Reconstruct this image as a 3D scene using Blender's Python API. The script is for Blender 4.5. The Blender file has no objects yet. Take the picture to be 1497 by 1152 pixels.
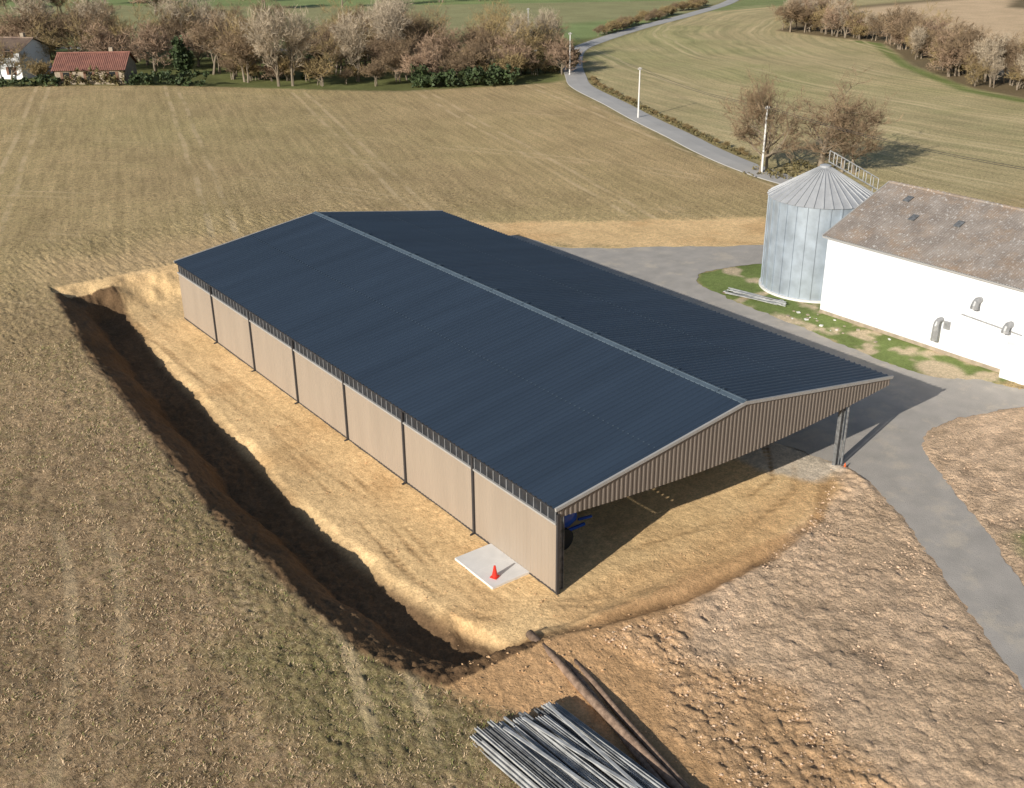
import bpy, math, random
import numpy as np
from mathutils import Vector, Matrix
random.seed(7); rng=np.random.default_rng(7)
scene=bpy.context.scene
COL=bpy.context.collection

# ------------------------------------------------------------------ helpers
def smooth(x,a,b):
    t=np.clip((np.asarray(x,float)-a)/(b-a),0,1); return t*t*(3-2*t)
_lat={}
def vnoise(x,y,scale,seed=0):
    if seed not in _lat: _lat[seed]=np.random.default_rng(1000+seed).random((256,256))
    L=_lat[seed]; x=np.asarray(x,float)/scale+1000.3; y=np.asarray(y,float)/scale+1000.7
    xi=np.floor(x).astype(int); yi=np.floor(y).astype(int); fx=x-xi; fy=y-yi
    fx=fx*fx*(3-2*fx); fy=fy*fy*(3-2*fy)
    a=L[xi%256,yi%256]; b=L[(xi+1)%256,yi%256]; c=L[xi%256,(yi+1)%256]; d=L[(xi+1)%256,(yi+1)%256]
    return ((a*(1-fx)+b*fx)*(1-fy)+(c*(1-fx)+d*fx)*fy)*2-1
def fbm(x,y,scale,seed=0,oct=3):
    s=0;a=1;t=0
    for i in range(oct):
        s=s+a*vnoise(x,y,scale/2**i,seed+i); t+=a; a*=.55
    return s/t
def sdf_poly(x,y,poly):
    d=np.full(x.shape,1e18); ins=np.zeros(x.shape,bool); n=len(poly)
    for i in range(n):
        x1,y1=poly[i]; x2,y2=poly[(i+1)%n]; ex,ey=x2-x1,y2-y1
        wx,wy=x-x1,y-y1; t=np.clip((wx*ex+wy*ey)/(ex*ex+ey*ey+1e-12),0,1)
        d=np.minimum(d,(wx-ex*t)**2+(wy-ey*t)**2)
        if y1!=y2:
            c=((y1>y)!=(y2>y))&(x<(x2-x1)*(y-y1)/(y2-y1)+x1); ins^=c
    d=np.sqrt(d); return np.where(ins,d,-d)     # positive inside
def dist_line(x,y,pl):
    d=np.full(x.shape,1e18)
    for i in range(len(pl)-1):
        x1,y1=pl[i]; x2,y2=pl[i+1]; ex,ey=x2-x1,y2-y1
        wx,wy=x-x1,y-y1; t=np.clip((wx*ex+wy*ey)/(ex*ex+ey*ey+1e-12),0,1)
        d=np.minimum(d,(wx-ex*t)**2+(wy-ey*t)**2)
    return np.sqrt(d)

class MB:
    def __init__(s): s.v=[];s.f=[];s.m=[]
    def quad(s,a,b,c,d,m=0):
        i=len(s.v); s.v+= [tuple(a),tuple(b),tuple(c),tuple(d)]; s.f.append((i,i+1,i+2,i+3)); s.m.append(m)
    def tri(s,a,b,c,m=0):
        i=len(s.v); s.v+= [tuple(a),tuple(b),tuple(c)]; s.f.append((i,i+1,i+2)); s.m.append(m)
    def box(s,c,size,m=0,rot=None):
        i=len(s.v); hx,hy,hz=[k/2 for k in size]; c=Vector(c)
        for dz in(-hz,hz):
            for dx,dy in((-hx,-hy),(hx,-hy),(hx,hy),(-hx,hy)):
                p=Vector((dx,dy,dz)); 
                if rot: p=rot@p
                s.v.append(tuple(c+p))
        for f in((0,3,2,1),(4,5,6,7),(0,1,5,4),(1,2,6,5),(2,3,7,6),(3,0,4,7)):
            s.f.append(tuple(i+k for k in f)); s.m.append(m)
    def bar(s,a,b,w,h,m=0,upv=(0,0,1)):
        a=Vector(a);b=Vector(b); d=(b-a); L=d.length; d.normalize()
        upv=Vector(upv); 
        if abs(d.dot(upv))>.98: upv=Vector((0,1,0))
        sx=d.cross(upv).normalized(); uz=sx.cross(d).normalized()
        R=Matrix((sx,d,uz)).transposed()
        s.box((a+b)/2,(w,L,h),m,R)
    def ibeam(s,a,b,w,h,t=.02,m=0,upv=(0,0,1)):
        a=Vector(a);b=Vector(b); d=(b-a).normalized(); u=Vector(upv)
        if abs(d.dot(u))>.98: u=Vector((1,0,0))
        sx=d.cross(u).normalized(); uz=sx.cross(d).normalized()
        s.bar(a,b,t,h-2*t-.004,m,upv); 
        for k in(-1,1): s.bar(a+uz*k*(h/2-t/2),b+uz*k*(h/2-t/2),w,t,m,upv)
    def tube(s,pts,rads,n=8,m=0,cap=True):
        pts=[Vector(p) for p in pts]; base=len(s.v); prev=None
        for k,p in enumerate(pts):
            d=(pts[min(k+1,len(pts)-1)]-pts[max(k-1,0)]).normalized()
            if prev is None:
                u=Vector((0,0,1)) if abs(d.z)<.9 else Vector((1,0,0)); sx=d.cross(u).normalized()
            else: sx=(prev-d*prev.dot(d)).normalized()
            prev=sx; sy=d.cross(sx); r=rads[k] if hasattr(rads,'__len__') else rads
            for j in range(n):
                a=2*math.pi*j/n; s.v.append(tuple(p+sx*math.cos(a)*r+sy*math.sin(a)*r))
        for k in range(len(pts)-1):
            for j in range(n):
                a=base+k*n+j; b=base+k*n+(j+1)%n; s.f.append((a,b,b+n,a+n)); s.m.append(m)
        if cap:
            s.f.append(tuple(base+j for j in range(n))[::-1]); s.m.append(m)
            e=base+(len(pts)-1)*n; s.f.append(tuple(e+j for j in range(n))); s.m.append(m)
    def sheet(s,P,N,svals,m=0):
        N=Vector(N); i0=len(s.v)
        for (t,o) in svals:
            lo,hi=P(t); s.v.append(tuple(Vector(lo)+N*o)); s.v.append(tuple(Vector(hi)+N*o))
        for k in range(len(svals)-1):
            a=i0+2*k; s.f.append((a,a+2,a+3,a+1)); s.m.append(m)
    def mesh(s,name,mats,smooth_=False):
        me=bpy.data.meshes.new(name); me.from_pydata(s.v,[],s.f)
        for m in mats: me.materials.append(m)
        me.polygons.foreach_set('material_index',s.m)
        if smooth_: me.polygons.foreach_set('use_smooth',[True]*len(s.f))
        me.update(); return me
    def obj(s,name,mats,parent=None,smooth_=False,loc=None):
        o=bpy.data.objects.new(name,s.mesh(name,mats,smooth_)); COL.objects.link(o)
        if parent: o.parent=parent
        if loc: o.location=loc
        return o
def empty(name,loc=(0,0,0)):
    e=bpy.data.objects.new(name,None); e.location=loc; COL.objects.link(e); e.empty_display_size=.5; return e
def ribs(L,pitch,depth,wf=.35,flank=.08):
    out=[]
    n=int(round(L/pitch)); p=L/n
    for k in range(n):
        a=k*p; out+=[(a,0),(a+p*(1-wf)-p*flank,0),(a+p*(1-wf),depth),(a+p*(1-flank),depth)]
    out.append((L,0)); return out

# ------------------------------------------------------------------ materials
def mat(name,base=(.5,.5,.5),rough=.7,metal=0,var=.15,scale=3,bump=0,bscale=20,col2=None,spec=.5,detail=4,stretch=None):
    m=bpy.data.materials.new(name); m.use_nodes=True; nt=m.node_tree; N=nt.nodes; Lk=nt.links
    b=N['Principled BSDF']; b.inputs['Roughness'].default_value=rough; b.inputs['Metallic'].default_value=metal
    b.inputs['Specular IOR Level'].default_value=spec
    tc=N.new('ShaderNodeTexCoord'); src=tc.outputs['Object']
    if stretch:
        mp=N.new('ShaderNodeMapping'); mp.inputs['Scale'].default_value=stretch; Lk.new(src,mp.inputs[0]); src=mp.outputs[0]
    no=N.new('ShaderNodeTexNoise'); no.inputs['Scale'].default_value=scale; no.inputs['Detail'].default_value=detail
    Lk.new(src,no.inputs['Vector'])
    cr=N.new('ShaderNodeValToRGB'); Lk.new(no.outputs['Fac'],cr.inputs[0])
    c2=col2 or tuple(c*(1-var) for c in base); c1=base if col2 else tuple(min(1,c*(1+var)) for c in base)
    cr.color_ramp.elements[0].position=.32; cr.color_ramp.elements[1].position=.68
    cr.color_ramp.elements[0].color=(*c2,1); cr.color_ramp.elements[1].color=(*c1,1)
    Lk.new(cr.outputs[0],b.inputs['Base Color'])
    if bump:
        n2=N.new('ShaderNodeTexNoise'); n2.inputs['Scale'].default_value=bscale; n2.inputs['Detail'].default_value=4; Lk.new(src,n2.inputs['Vector'])
        bp=N.new('ShaderNodeBump'); bp.inputs['Strength'].default_value=1; bp.inputs['Distance'].default_value=bump
        Lk.new(n2.outputs['Fac'],bp.inputs['Height']); Lk.new(bp.outputs[0],b.inputs['Normal'])
    return m
M_roof=mat('navy_roof_steel',(.037,.056,.086),.48,0,.10,.9,spec=.42,stretch=(.12,1,.12))
M_ridge=mat('ridge_cap_steel',(.10,.135,.17),.4,.1,.10,2)
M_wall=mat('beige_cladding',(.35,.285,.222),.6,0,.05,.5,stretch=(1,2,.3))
M_gable=mat('shaded_gable_cladding',(.19,.158,.133),.6,0,.05,.6)  # darker than the side wall: weak grazing sun painted into the base colour
M_trim=mat('light_trim',(.40,.385,.365),.5,0,.05,2)
M_dark=mat('dark_steel',(.045,.045,.05),.5,.1,.1,3)
M_mesh=mat('vent_mesh',(.028,.03,.035),.6,0,.3,2)
M_meshl=mat('vent_frame',(.20,.205,.215),.5,0,.2,2)
M_galv=mat('galvanised',(.52,.52,.51),.5,.3,.25,2.5)
M_galvd=mat('galvanised_dull',(.19,.195,.20),.55,.3,.35,5)
M_conc=mat('concrete',(.76,.74,.71),.85,0,.05,2,bump=.004,bscale=30)
M_white=mat('white_render',(.82,.83,.85),.85,0,.05,.35,bump=.004,bscale=8)
M_red=mat('red_plastic',(.75,.035,.02),.4,0,.1,6)
M_orange=mat('orange_plastic',(.8,.14,.03),.4,0,.1,6)
M_blue=mat('blue_paint',(.012,.08,.45),.35,0,.15,3)
M_rubber=mat('rubber',(.02,.02,.02),.8,0,.2,8)
M_tile=mat('clay_tiles',(.33,.15,.11),.85,0,.3,1.2,col2=(.22,.10,.075),bump=.05,bscale=4)
M_tile2=mat('weathered_tiles',(.30,.22,.16),.85,0,.3,1.2,col2=(.19,.13,.10),bump=.05,bscale=4)
M_glass=mat('window_dark',(.02,.025,.03),.15,0,.2,2)
M_wood=mat('weathered_wood',(.36,.245,.17),.85,0,.3,6,col2=(.17,.11,.075),bump=.01,bscale=20)
M_shut=mat('shutter_paint',(.2,.1,.06),.6,0,.1,5)
M_stone=mat('stone_wall',(.38,.31,.23),.9,0,.2,2.5,bump=.02,bscale=6)
M_barnroof=mat('lichen_fibrecement',(.34,.295,.26),.9,0,.2,.9,col2=(.23,.195,.17),bump=.01,bscale=15,detail=6)
def add_spots(m,col,scale,thr,amt=1,wd=.06,detail=6):
    nt=m.node_tree;N=nt.nodes;Lk=nt.links;b=N['Principled BSDF']
    src=b.inputs['Base Color'].links[0].from_socket
    tc=N.new('ShaderNodeTexCoord'); no=N.new('ShaderNodeTexNoise'); no.inputs['Scale'].default_value=scale; no.inputs['Detail'].default_value=detail; no.inputs['Roughness'].default_value=.7
    Lk.new(tc.outputs['Object'],no.inputs['Vector'])
    mr=N.new('ShaderNodeMapRange'); mr.inputs[1].default_value=thr; mr.inputs[2].default_value=thr+wd; mr.inputs[4].default_value=amt; Lk.new(no.outputs['Fac'],mr.inputs[0])
    mx=N.new('ShaderNodeMix'); mx.data_type='RGBA'; Lk.new(mr.outputs[0],mx.inputs[0]); Lk.new(src,mx.inputs[6]); mx.inputs[7].default_value=(*col,1)
    Lk.new(mx.outputs[2],b.inputs['Base Color'])
add_spots(M_barnroof,(.38,.245,.14),.35,.46,.5,.2)
add_spots(M_barnroof,(.68,.66,.64),5.0,.56,.7,.07)
add_spots(M_barnroof,(.15,.13,.11),2.5,.57,.5,.1)
add_spots(M_white,(.62,.58,.52),1.3,.60,.4,.15)
M_silo=mat('silo_galvanised',(.42,.475,.53),.42,.35,.16,1.2)
M_siloroof=mat('silo_roof',(.45,.46,.475),.5,.2,.08,2)
def twigmat(n,c): return mat(n,c,.9,0,.35,.5)
M_bark=twigmat('bark_grey',(.25,.20,.145))
M_tw=[twigmat('twigs_brown',(.25,.175,.105)),twigmat('twigs_rust',(.35,.24,.16)),twigmat('twigs_olive',(.32,.235,.11)),twigmat('twigs_pale',(.47,.385,.28))]
M_leaf=mat('dark_evergreen_leaves',(.05,.075,.025),.7,0,.45,1.2)
M_leaf2=mat('dull_shrub_leaves',(.17,.14,.06),.8,0,.45,1.0)

# ------------------------------------------------------------------ terrain
CRY=np.array([-3,-1,1,5.5,12.4,22.2,35.7,47.7,60]); CRX=np.array([-6.6,-8.0,-8.8,-9.4,-9.6,-9.0,-8.2,-6.7,-5.5])
TRACK=[(31,44.5),(31.9,39.1),(38,34.6),(46.5,28.8),(60,22),(60,17),(52,20),(43,25.4),(39,26.6),(36.1,26.9),(34.3,25.4),(33.6,22.6),(33.2,18),(32.8,12.6),(32.1,7),(32.5,4),(34.5,1.6),(35.3,-2),(36,-9),(33.8,-9),(33.6,-4),(32.8,-1.7),(29,-.6),(25.8,-.3),(24,-1.2),(22,-3.6),(19.2,-7.7),(16.5,-11.2),(12.8,-16),(6,-26),(2,-27),(6,-20),(9.9,-15),(12.9,-10.4),(15,-7.6),(16.7,-5.2),(18.4,-2),(18.9,-.2),(18.3,2.6),(18.5,10),(18.6,25),(19,43),(24,44.2)]
ROAD=[(72,-40),(68.5,0),(65.5,30),(65.9,43),(67.6,51),(70.6,59.5),(74.3,68),(79,79.5),(84.3,91.3),(91,106.8),(98,117),(108,130),(122,145.5),(137,156),(165,172),(197,188),(240,213),(300,262)]
ROAD2=[(118,141.5),(112,154),(92,170),(60,190),(20,215)]
RUT=[(-3.4,-2.0),(-1.6,-2.3),(0,-2.75),(3.9,-3.4),(9.7,-3.4),(13.7,-2.6)]
def Fh(x,y):
    a=-5+.15*np.clip(y,0,400); b=10+.5*np.clip(y,0,400)
    t=np.clip((x-a)/(b-a),0,1)
    return 1.7*smooth(y,-9,9)*(1-t*t*(3-2*t))+.25*smooth(-x,12,30)
def ground_z(x,y):
    x=np.asarray(x,float); y=np.asarray(y,float)
    F=Fh(x,y)
    w=.25*vnoise(x,y,2.2,31)+.14*vnoise(x,y,.7,32)
    dl=x-np.interp(y,CRY,CRX)+w; db=49.3-.02*x-y+w*1.5
    df=y-(-2.3)+w*.5+.35*smooth(x,-3,0)
    bl=F*(1-np.clip(dl/2.3,0,1)**1.1); bb=F*(1-smooth(db,0,4.2)); bf=F*(1-smooth(df,0,1.0))
    z=np.maximum(np.maximum(bl,bb),bf)
    inside=(dl>0)&(db>0)&(df>0)
    z=np.where(inside,z,F)
    dd=np.minimum(dl,df*.8+1.6+5*smooth(x,-4.4,-2.2))
    ditch=.50*smooth(dd,1.4,2.5)*(1-smooth(dd,3.6,4.9))*smooth(db,1,3)*smooth(df,0,.5)*(1-smooth(x,-4.6,-1.8))
    z=z-np.where(inside,ditch,0)
    rl=dist_line(x,y,RUT)
    z=z-.20*(1-smooth(rl,.08,.5))*(1-.4*smooth(x,4,12))
    return z
def gz(x,y): return float(ground_z(np.array([x]),np.array([y]))[0])
def axis(segs,lo,hi):
    out=[]
    for a,b,s in segs: out+=list(np.arange(a,b-1e-6,s))
    out.append(segs[-1][1]); st=segs[-1][2]*1.15; v=out[-1]
    while v<hi: v+=st; st*=1.16; out.append(v)
    st=segs[0][2]*1.15; v=out[0]; pre=[]
    while v>lo: v-=st; st*=1.16; pre.append(v)
    return np.array(pre[::-1]+out)
X=axis([(-60,-28,1),(-28,-12,.15),(-12,2,.09),(2,24,.12),(24,50,.3),(50,260,1.1)],-3000,6000)
Y=axis([(-40,-18,1),(-18,12,.10),(12,50,.2),(50,70,.5),(70,280,1.1)],-2000,6000)
gx,gy=np.meshgrid(X,Y,indexing='ij'); nx,ny=gx.shape
px=gx.ravel(); py_=gy.ravel()
z=ground_z(px,py_)
wob=.35*fbm(px,py_,1.6,11)+.15*vnoise(px,py_,.35,12)
wob2=1.2*fbm(px,py_,7,15)
dtrack=sdf_poly(px,py_,TRACK)
mtrack=smooth(dtrack,-.3,.3)
crest=px-np.interp(py_,CRY,CRX)
pad=np.minimum(np.minimum(crest,49.3-py_),py_+2.5)
pad=np.where(px>23,np.minimum(pad,-1),pad)
TAN=[(14,48),(22,49.5),(27.5,54.5),(31.1,49.6),(38,45),(52.7,35.5),(52,28),(46.5,28.0),(33.5,38.4),(31,42),(14,44)]
dtan=sdf_poly(px,py_,TAN)
m_pad=np.maximum(smooth(pad+wob*.8,-.15,.25),smooth(dtan+wob*2+wob2*.6,-.6,.9))
m_dist=smooth(49.3-py_+9+wob2*3,0,6)*smooth(py_,47,49.5)*smooth(px,-9,-4)*(1-smooth(px,26,34))
FRONT=[(-8,-1),(-5,-2),(-2,0),(19,0),(22,2),(12,-20),(-6,-32),(-8,-28),(-6,-12),(-5.5,-5)]
m_front=smooth(sdf_poly(px,py_,FRONT)+wob,-.5,.3)
ROUGH=[(-1,-3.2),(3.2,-3.9),(9,-3.4),(13,-2.4),(16.5,-.9),(18.5,.6),(22,1),(21,-3),(17,-9),(10,-18),(4,-28),(-6,-30),(-2.5,-14),(-2,-9),(0,-6)]
BROWN=[(-7.2,-1.2),(-5,-2.0),(0,-2.4),(4,-3.6),(3,-5.0),(1.6,-6.2),(2.6,-8),(3.6,-10),(2.8,-12),(2.0,-18),(-3,-28),(-8,-28),(-6,-12),(-5.5,-5),(-7,-3)]
ROUGH2=[(20,-1.2),(26,.8),(33.2,.2),(36,-9),(50,-12),(44,-34),(10,-34),(14,-14),(17,-7.9)]
m_rough=smooth(sdf_poly(px,py_,ROUGH)+wob2*.5+wob,-.4,.6)
m_brown=smooth(sdf_poly(px,py_,BROWN)+wob2*.9+wob,-.8,1.0)
m_rough2=smooth(sdf_poly(px,py_,ROUGH2)+wob2*.3+wob,-.4,.5)
YG=[(42,26.3),(36.1,27.2),(34,25),(33.3,22.4),(32.6,12.6),(31.9,6),(32.4,3.4),(34.5,1.2),(36.4,.5),(44,3),(46,24)]
m_yg=smooth(sdf_poly(px,py_,YG)+wob*1.2,-.3,.3)
dpatch=np.hypot((px-33.9)/1.4,(py_-4.4)/1.6)
m_gr2=smooth(1-np.hypot((px-20.3)/2.6,(py_+11)/2.4)+wob*.5,-.1,.4)
m_edge=smooth(crest+3.0+wob*2+wob2,0,2.2)*(1-smooth(crest,-.5,.1))*smooth(py_,-12,-3)*(1-smooth(py_,10,26))
m_edge=np.maximum(m_edge*.6,smooth(sdf_poly(px,py_,[(-13,3),(-9.6,2),(-8,-1.5),(-6.8,-4),(-8.5,-6.5),(-12,-4)])+wob2*1.2+wob,-1,1.2))
def side_road():
    ry=np.array([p[1] for p in ROAD]); rx=np.array([p[0] for p in ROAD]); return px-np.interp(py_,ry,rx)
sr=side_road()
hy=np.interp(px,[-200,14.5,38,66,90,96],[250,155,140.5,121,113,115])
m_beyond=smooth(py_-hy,-.5,1.5)*(1-smooth(sr,-2,0))
m_f2=smooth(sr,1.5,3)*smooth(py_,20,30)
WXp=([-50,30,56.5,66.9,89.7,113.7,145,170],[128,131,133.7,136.6,153.5,178,181,230])
wood_x=np.interp(py_,*WXp)
m_wood=smooth(px-wood_x+wob2,-1,1.5)*(1-smooth(py_,172,180))
m_tanfar=smooth(px-wood_x,13,16)*(1-smooth(px-wood_x,95,100))*(1-smooth(py_,165,175))
C=lambda *a: np.array(a)[None,:]
def mix(a,b,m): return a*(1-m[:,None])+b*m[:,None]
n1=fbm(px,py_,14,21)[:,None]; n2=fbm(px,py_,3,25)[:,None]; n40=fbm(px,py_,45,27)[:,None]
f1=C(.65,.475,.255)*(1+.10*n1+.08*n2); f1=mix(f1,C(.48,.42,.18)+0*f1,np.clip(.22+.6*n1[:,0]+.6*n40[:,0]+.2*smooth(py_,60,150),0,1)*.42)
blot=np.clip(vnoise(px,py_,.55,191)*.6+vnoise(px,py_,1.3,192)*.6,-1,1)[:,None]
f1=mix(f1,C(.47,.325,.195)*(1+.14*n2+.10*n1+.22*blot)+0*f1,(1-smooth(px,-8,6))*(1-smooth(py_,20,60))*.95)
f1=mix(f1,C(.64,.45,.245)*(1+.1*n2)+0*f1,m_dist*.7)
col=f1
f2=C(.62,.505,.28)*(1+.10*n1)+0*f1; f2=mix(f2,C(.43,.425,.185)+0*f1,smooth(n1[:,0]*.6+n40[:,0]+.3*n2[:,0],-.3,.6)*.65); col=mix(col,f2,m_f2)
lawn=C(.18,.19,.07)*(1+.35*n2+.2*n1)+0*f1; green=C(.28,.34,.14)*(1+.1*n1)+0*f1
far=mix(lawn,green,smooth(py_-hy,42,50)); 
strip=(np.sin((px*.5+py_*.86)/38+1.0)>.35)*smooth(py_-hy,70,80); far=mix(far,C(.42,.34,.20)+0*f1,strip*.55)
col=mix(col,far,m_beyond); col=mix(col,green,smooth(py_,188,192)*(1-m_beyond)*(px<400))
col=mix(col,C(.23,.175,.10)+0*f1,m_wood); col=mix(col,C(.74,.54,.34)*(1+.05*n1)+0*f1,m_tanfar)
vf=C(.27,.28,.15)*(1+.3*fbm(px,py_,90,61)[:,None])+0*f1; col=mix(col,vf,smooth(np.hypot(px,py_),380,520))
m_verge=(1-smooth(np.abs(dist_line(px,py_,ROAD)+wob*.6),2.0,3.4)); col=mix(col,C(.31,.275,.13)+0*f1,m_verge*.8)
wv=smooth(px-wood_x,-4,-2)*(1-smooth(px-wood_x,-1,1))*(py_<120)*(py_>20); col=mix(col,C(.22,.28,.085)+0*f1,wv)
brown=C(.65,.395,.20)*(1+.18*n2)+0*f1
col=mix(col,brown,m_front)
tan=C(.89,.615,.32)*(1+.08*n2+.06*n1)+0*f1; tan=mix(tan,C(.70,.435,.205)+0*f1,smooth(fbm(px,py_,4,71),-.05,.6)*.65)
col=mix(col,tan,m_pad)
col=mix(col,C(.25,.25,.10)*(1+.3*n2)+0*f1,m_edge*.5)
rough=C(.74,.53,.355)*(1+.14*n2+.10*n1)+0*f1
col=mix(col,rough,m_rough2); col=mix(col,brown,m_brown); col=mix(col,mix(rough,brown,m_brown*.75),m_rough)
bank=smooth(crest+wob*.5,-.5,0)*(1-smooth(crest,3.9,4.8))*(py_<47.8)*(py_>-2.6); col=mix(col,C(.165,.10,.055)*(1+.25*n2)+0*f1,bank*.95)  # brown bank soil, darkened out to the shade edge; trench shade painted in
rutm=(1-smooth(dist_line(px,py_,RUT+[(17,-.6)])+wob*.3,.10,.5))*(.55+.45*np.clip(vnoise(px,py_,1.1,73)+.6,0,1)); col=mix(col,C(.28,.165,.08)+0*f1,rutm*.8)
damp=(1-smooth(dist_line(px,py_,[(0,-1.4),(8,-2.2),(16,-.6)])+wob2*.7,.3,1.6))*(py_>-3.2); col=mix(col,C(.66,.40,.19)+0*f1,damp*.55)
yard=mix(C(.20,.25,.08)*(1+.3*n2)+0*f1,C(.64,.51,.34)+0*f1,np.clip(smooth(fbm(px,py_,1.7,41),.08,.35)+ (1-smooth(dpatch,.7,1.1)),0,1)); col=mix(col,yard,m_yg)
gg=C(.24,.28,.10)*(1+.3*n2)+0*f1; col=mix(col,gg,m_gr2)
inconc=smooth(sdf_poly(px,py_,[(15.0,2.2),(16.2,-.6),(19,-.4),(19,44),(16.5,44)])+wob*.7,-.3,.5); col=mix(col,C(.70,.63,.54)+0*f1,inconc*.75)
WT=[[(-1.3,44),(-1.6,34),(-1.1,22),(-1.7,12),(-2.6,4),(-1.5,0.2),(1,-1.6)],[(-3.0,43),(-3.1,33),(-2.8,22),(-3.5,12),(-4.0,4.5),(-3.2,.5),(0,-1.9)],[(-2.2,30),(-2.7,20),(-2.3,12),(-3.0,5),(-2.8,1),(2,-1.4)],
 [(4,-.5),(9,-1.5),(15,-.2),(17.5,2)],[(3,1),(9,.1),(15,1.2),(17.5,4)]]
wt=np.zeros(px.shape)
for w_ in WT: wt=np.maximum(wt,1-smooth(np.abs(dist_line(px,py_,w_)+.15*vnoise(px,py_,2,83)),.12,.28))
wt=wt*m_pad*np.clip(.5+fbm(px,py_,3,81)*1.4,0,1)
tread=.5+.5*np.sign(np.sin(py_*2*math.pi/.42+px*6))
col=mix(col,C(.48,.30,.145)+0*f1,np.clip(wt*(.5+.5*tread),0,1)*.8)
wf_=np.zeros(px.shape)
for w_ in ([(-21,10),(-17,4.5),(-13.5,-2),(-11.5,-9)],[(-22.8,9),(-18.6,3.5),(-15.1,-3),(-13.1,-10)],[(-12.5,30),(-11.6,22),(-12.0,12),(-13,4)],[(-10.7,30),(-9.9,22),(-10.5,13),(-11.4,4)]): wf_=np.maximum(wf_,1-smooth(dist_line(px,py_,w_),.2,.36))
wf_*=np.clip(.5+fbm(px,py_,2.5,85)*1.3,0,1)
tread2=.5+.5*np.sign(np.sin((px*.5+py_)*2*math.pi/.5)); col=mix(col,C(.72,.54,.34)+0*f1,wf_*tread2*.5)
fieldm=np.clip(1-m_pad-m_front-m_rough-m_rough2-m_brown-mtrack-m_yg,0,1)
near=((px>-30)&(px<52)&(py_>-20)&(py_<62))
amp=fieldm*.038+m_pad*.010+m_brown*.022+np.maximum(m_rough,m_rough2)*.045+m_edge*.02+bank*.04
jit=rng.normal(0,1,px.shape)
cl=np.abs(vnoise(px,py_,.45,91))*1.3+.9*vnoise(px,py_,.22,92)+.35*jit
z=z+amp*cl*near*(1-mtrack)*(1-m_yg*.6)
z=z+m_pad*.05*fbm(px,py_,1.4,95)*near*(1-mtrack)
z=z-wt*(.02+.03*tread)-wf_*.03*tread2
rr_=np.maximum(m_rough,m_rough2)*(1-mtrack)*(1-m_brown*.5)
ridge=1-np.abs(fbm(px*.8+py_*.5,py_*.9-px*.3,1.1,97))*2
ridge2=1-np.abs(fbm(px,py_*.6,2.6,103))*2
z=z+rr_*(.05*fbm(px,py_,2.2,99)+.06*ridge+.045*ridge2)
col=col*(1+(rr_*np.clip(ridge-.45,-.5,.4)*.35)[:,None])
z=z-.03*mtrack
me=bpy.data.meshes.new('ground'); 
co=np.stack([px,py_,z],1).astype(np.float32)
idx=np.arange(nx*ny).reshape(nx,ny)
q=np.stack([idx[:-1,:-1],idx[1:,:-1],idx[1:,1:],idx[:-1,1:]],-1).reshape(-1,4).astype(np.int32)
me.vertices.add(len(co)); me.vertices.foreach_set('co',co.ravel())
me.loops.add(q.size); me.loops.foreach_set('vertex_index',q.ravel())
me.polygons.add(len(q)); me.polygons.foreach_set('loop_start',np.arange(0,q.size,4,dtype=np.int32)); 
me.update(calc_edges=True)
me.polygons.foreach_set('use_smooth',np.ones(len(q),bool))
ca=me.color_attributes.new('zone','FLOAT_COLOR','POINT'); ca.data.foreach_set('color',np.concatenate([np.clip(col,0,1),np.ones((len(col),1))],1).astype(np.float32).ravel())
def fattr(n,v):
    a=me.attributes.new(n,'FLOAT','POINT'); a.data.foreach_set('value',np.asarray(v,np.float32))
crop=np.clip(fieldm*(1-m_beyond)*(1-m_wood)*(1-bank)*(1-m_dist*.6),0,1)*(np.hypot(px,py_)<400)
fattr('crop',crop*(1-m_f2)); fattr('crop2',crop*m_f2); fattr('clod',np.clip((m_rough+m_rough2)*(1-m_brown*.6)+m_brown*.25,0,1)*(1-m_pad))
ground=bpy.data.objects.new('ground',me); COL.objects.link(ground)
m=bpy.data.materials.new('ground_soil_and_crops'); m.use_nodes=True; nt=m.node_tree;N=nt.nodes;Lk=nt.links; b=N['Principled BSDF']
b.inputs['Roughness'].default_value=.95; b.inputs['Specular IOR Level'].default_value=.1
tc=N.new('ShaderNodeTexCoord'); P=tc.outputs['Object']
def attr(n):
    a=N.new('ShaderNodeAttribute'); a.attribute_name=n; return a
def noise(sc,det=4,rg=.6,vec=None):
    n=N.new('ShaderNodeTexNoise'); n.inputs['Scale'].default_value=sc; n.inputs['Detail'].default_value=det; n.inputs['Roughness'].default_value=rg
    Lk.new(vec or P,n.inputs['Vector']); return n.outputs['Fac']
def mth(op,a,b_=None,c=None):
    n=N.new('ShaderNodeMath'); n.operation=op
    for i,v in enumerate((a,b_,c)):
        if v is None: continue
        if isinstance(v,(int,float)): n.inputs[i].default_value=v
        else: Lk.new(v,n.inputs[i])
    return n.outputs[0]
def mrange(v,a,b_,c=0,d=1):
    n=N.new('ShaderNodeMapRange'); n.interpolation_type='SMOOTHSTEP'
    for i,k in enumerate((a,b_,c,d)): n.inputs[i+1].default_value=k
    Lk.new(v,n.inputs[0]); return n.outputs[0]
def mixc(f,a,b_,mode='MIX'):
    n=N.new('ShaderNodeMix'); n.data_type='RGBA'; n.blend_type=mode
    for i,v in ((0,f),(6,a),(7,b_)):
        if isinstance(v,(int,float)): n.inputs[i].default_value=v
        elif isinstance(v,tuple): n.inputs[i].default_value=(*v,1)
        else: Lk.new(v,n.inputs[i])
    return n.outputs[2]
def comb(x,y):
    n=N.new('ShaderNodeCombineXYZ'); Lk.new(x,n.inputs[0]); Lk.new(y,n.inputs[1]); return n.outputs[0]
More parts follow.
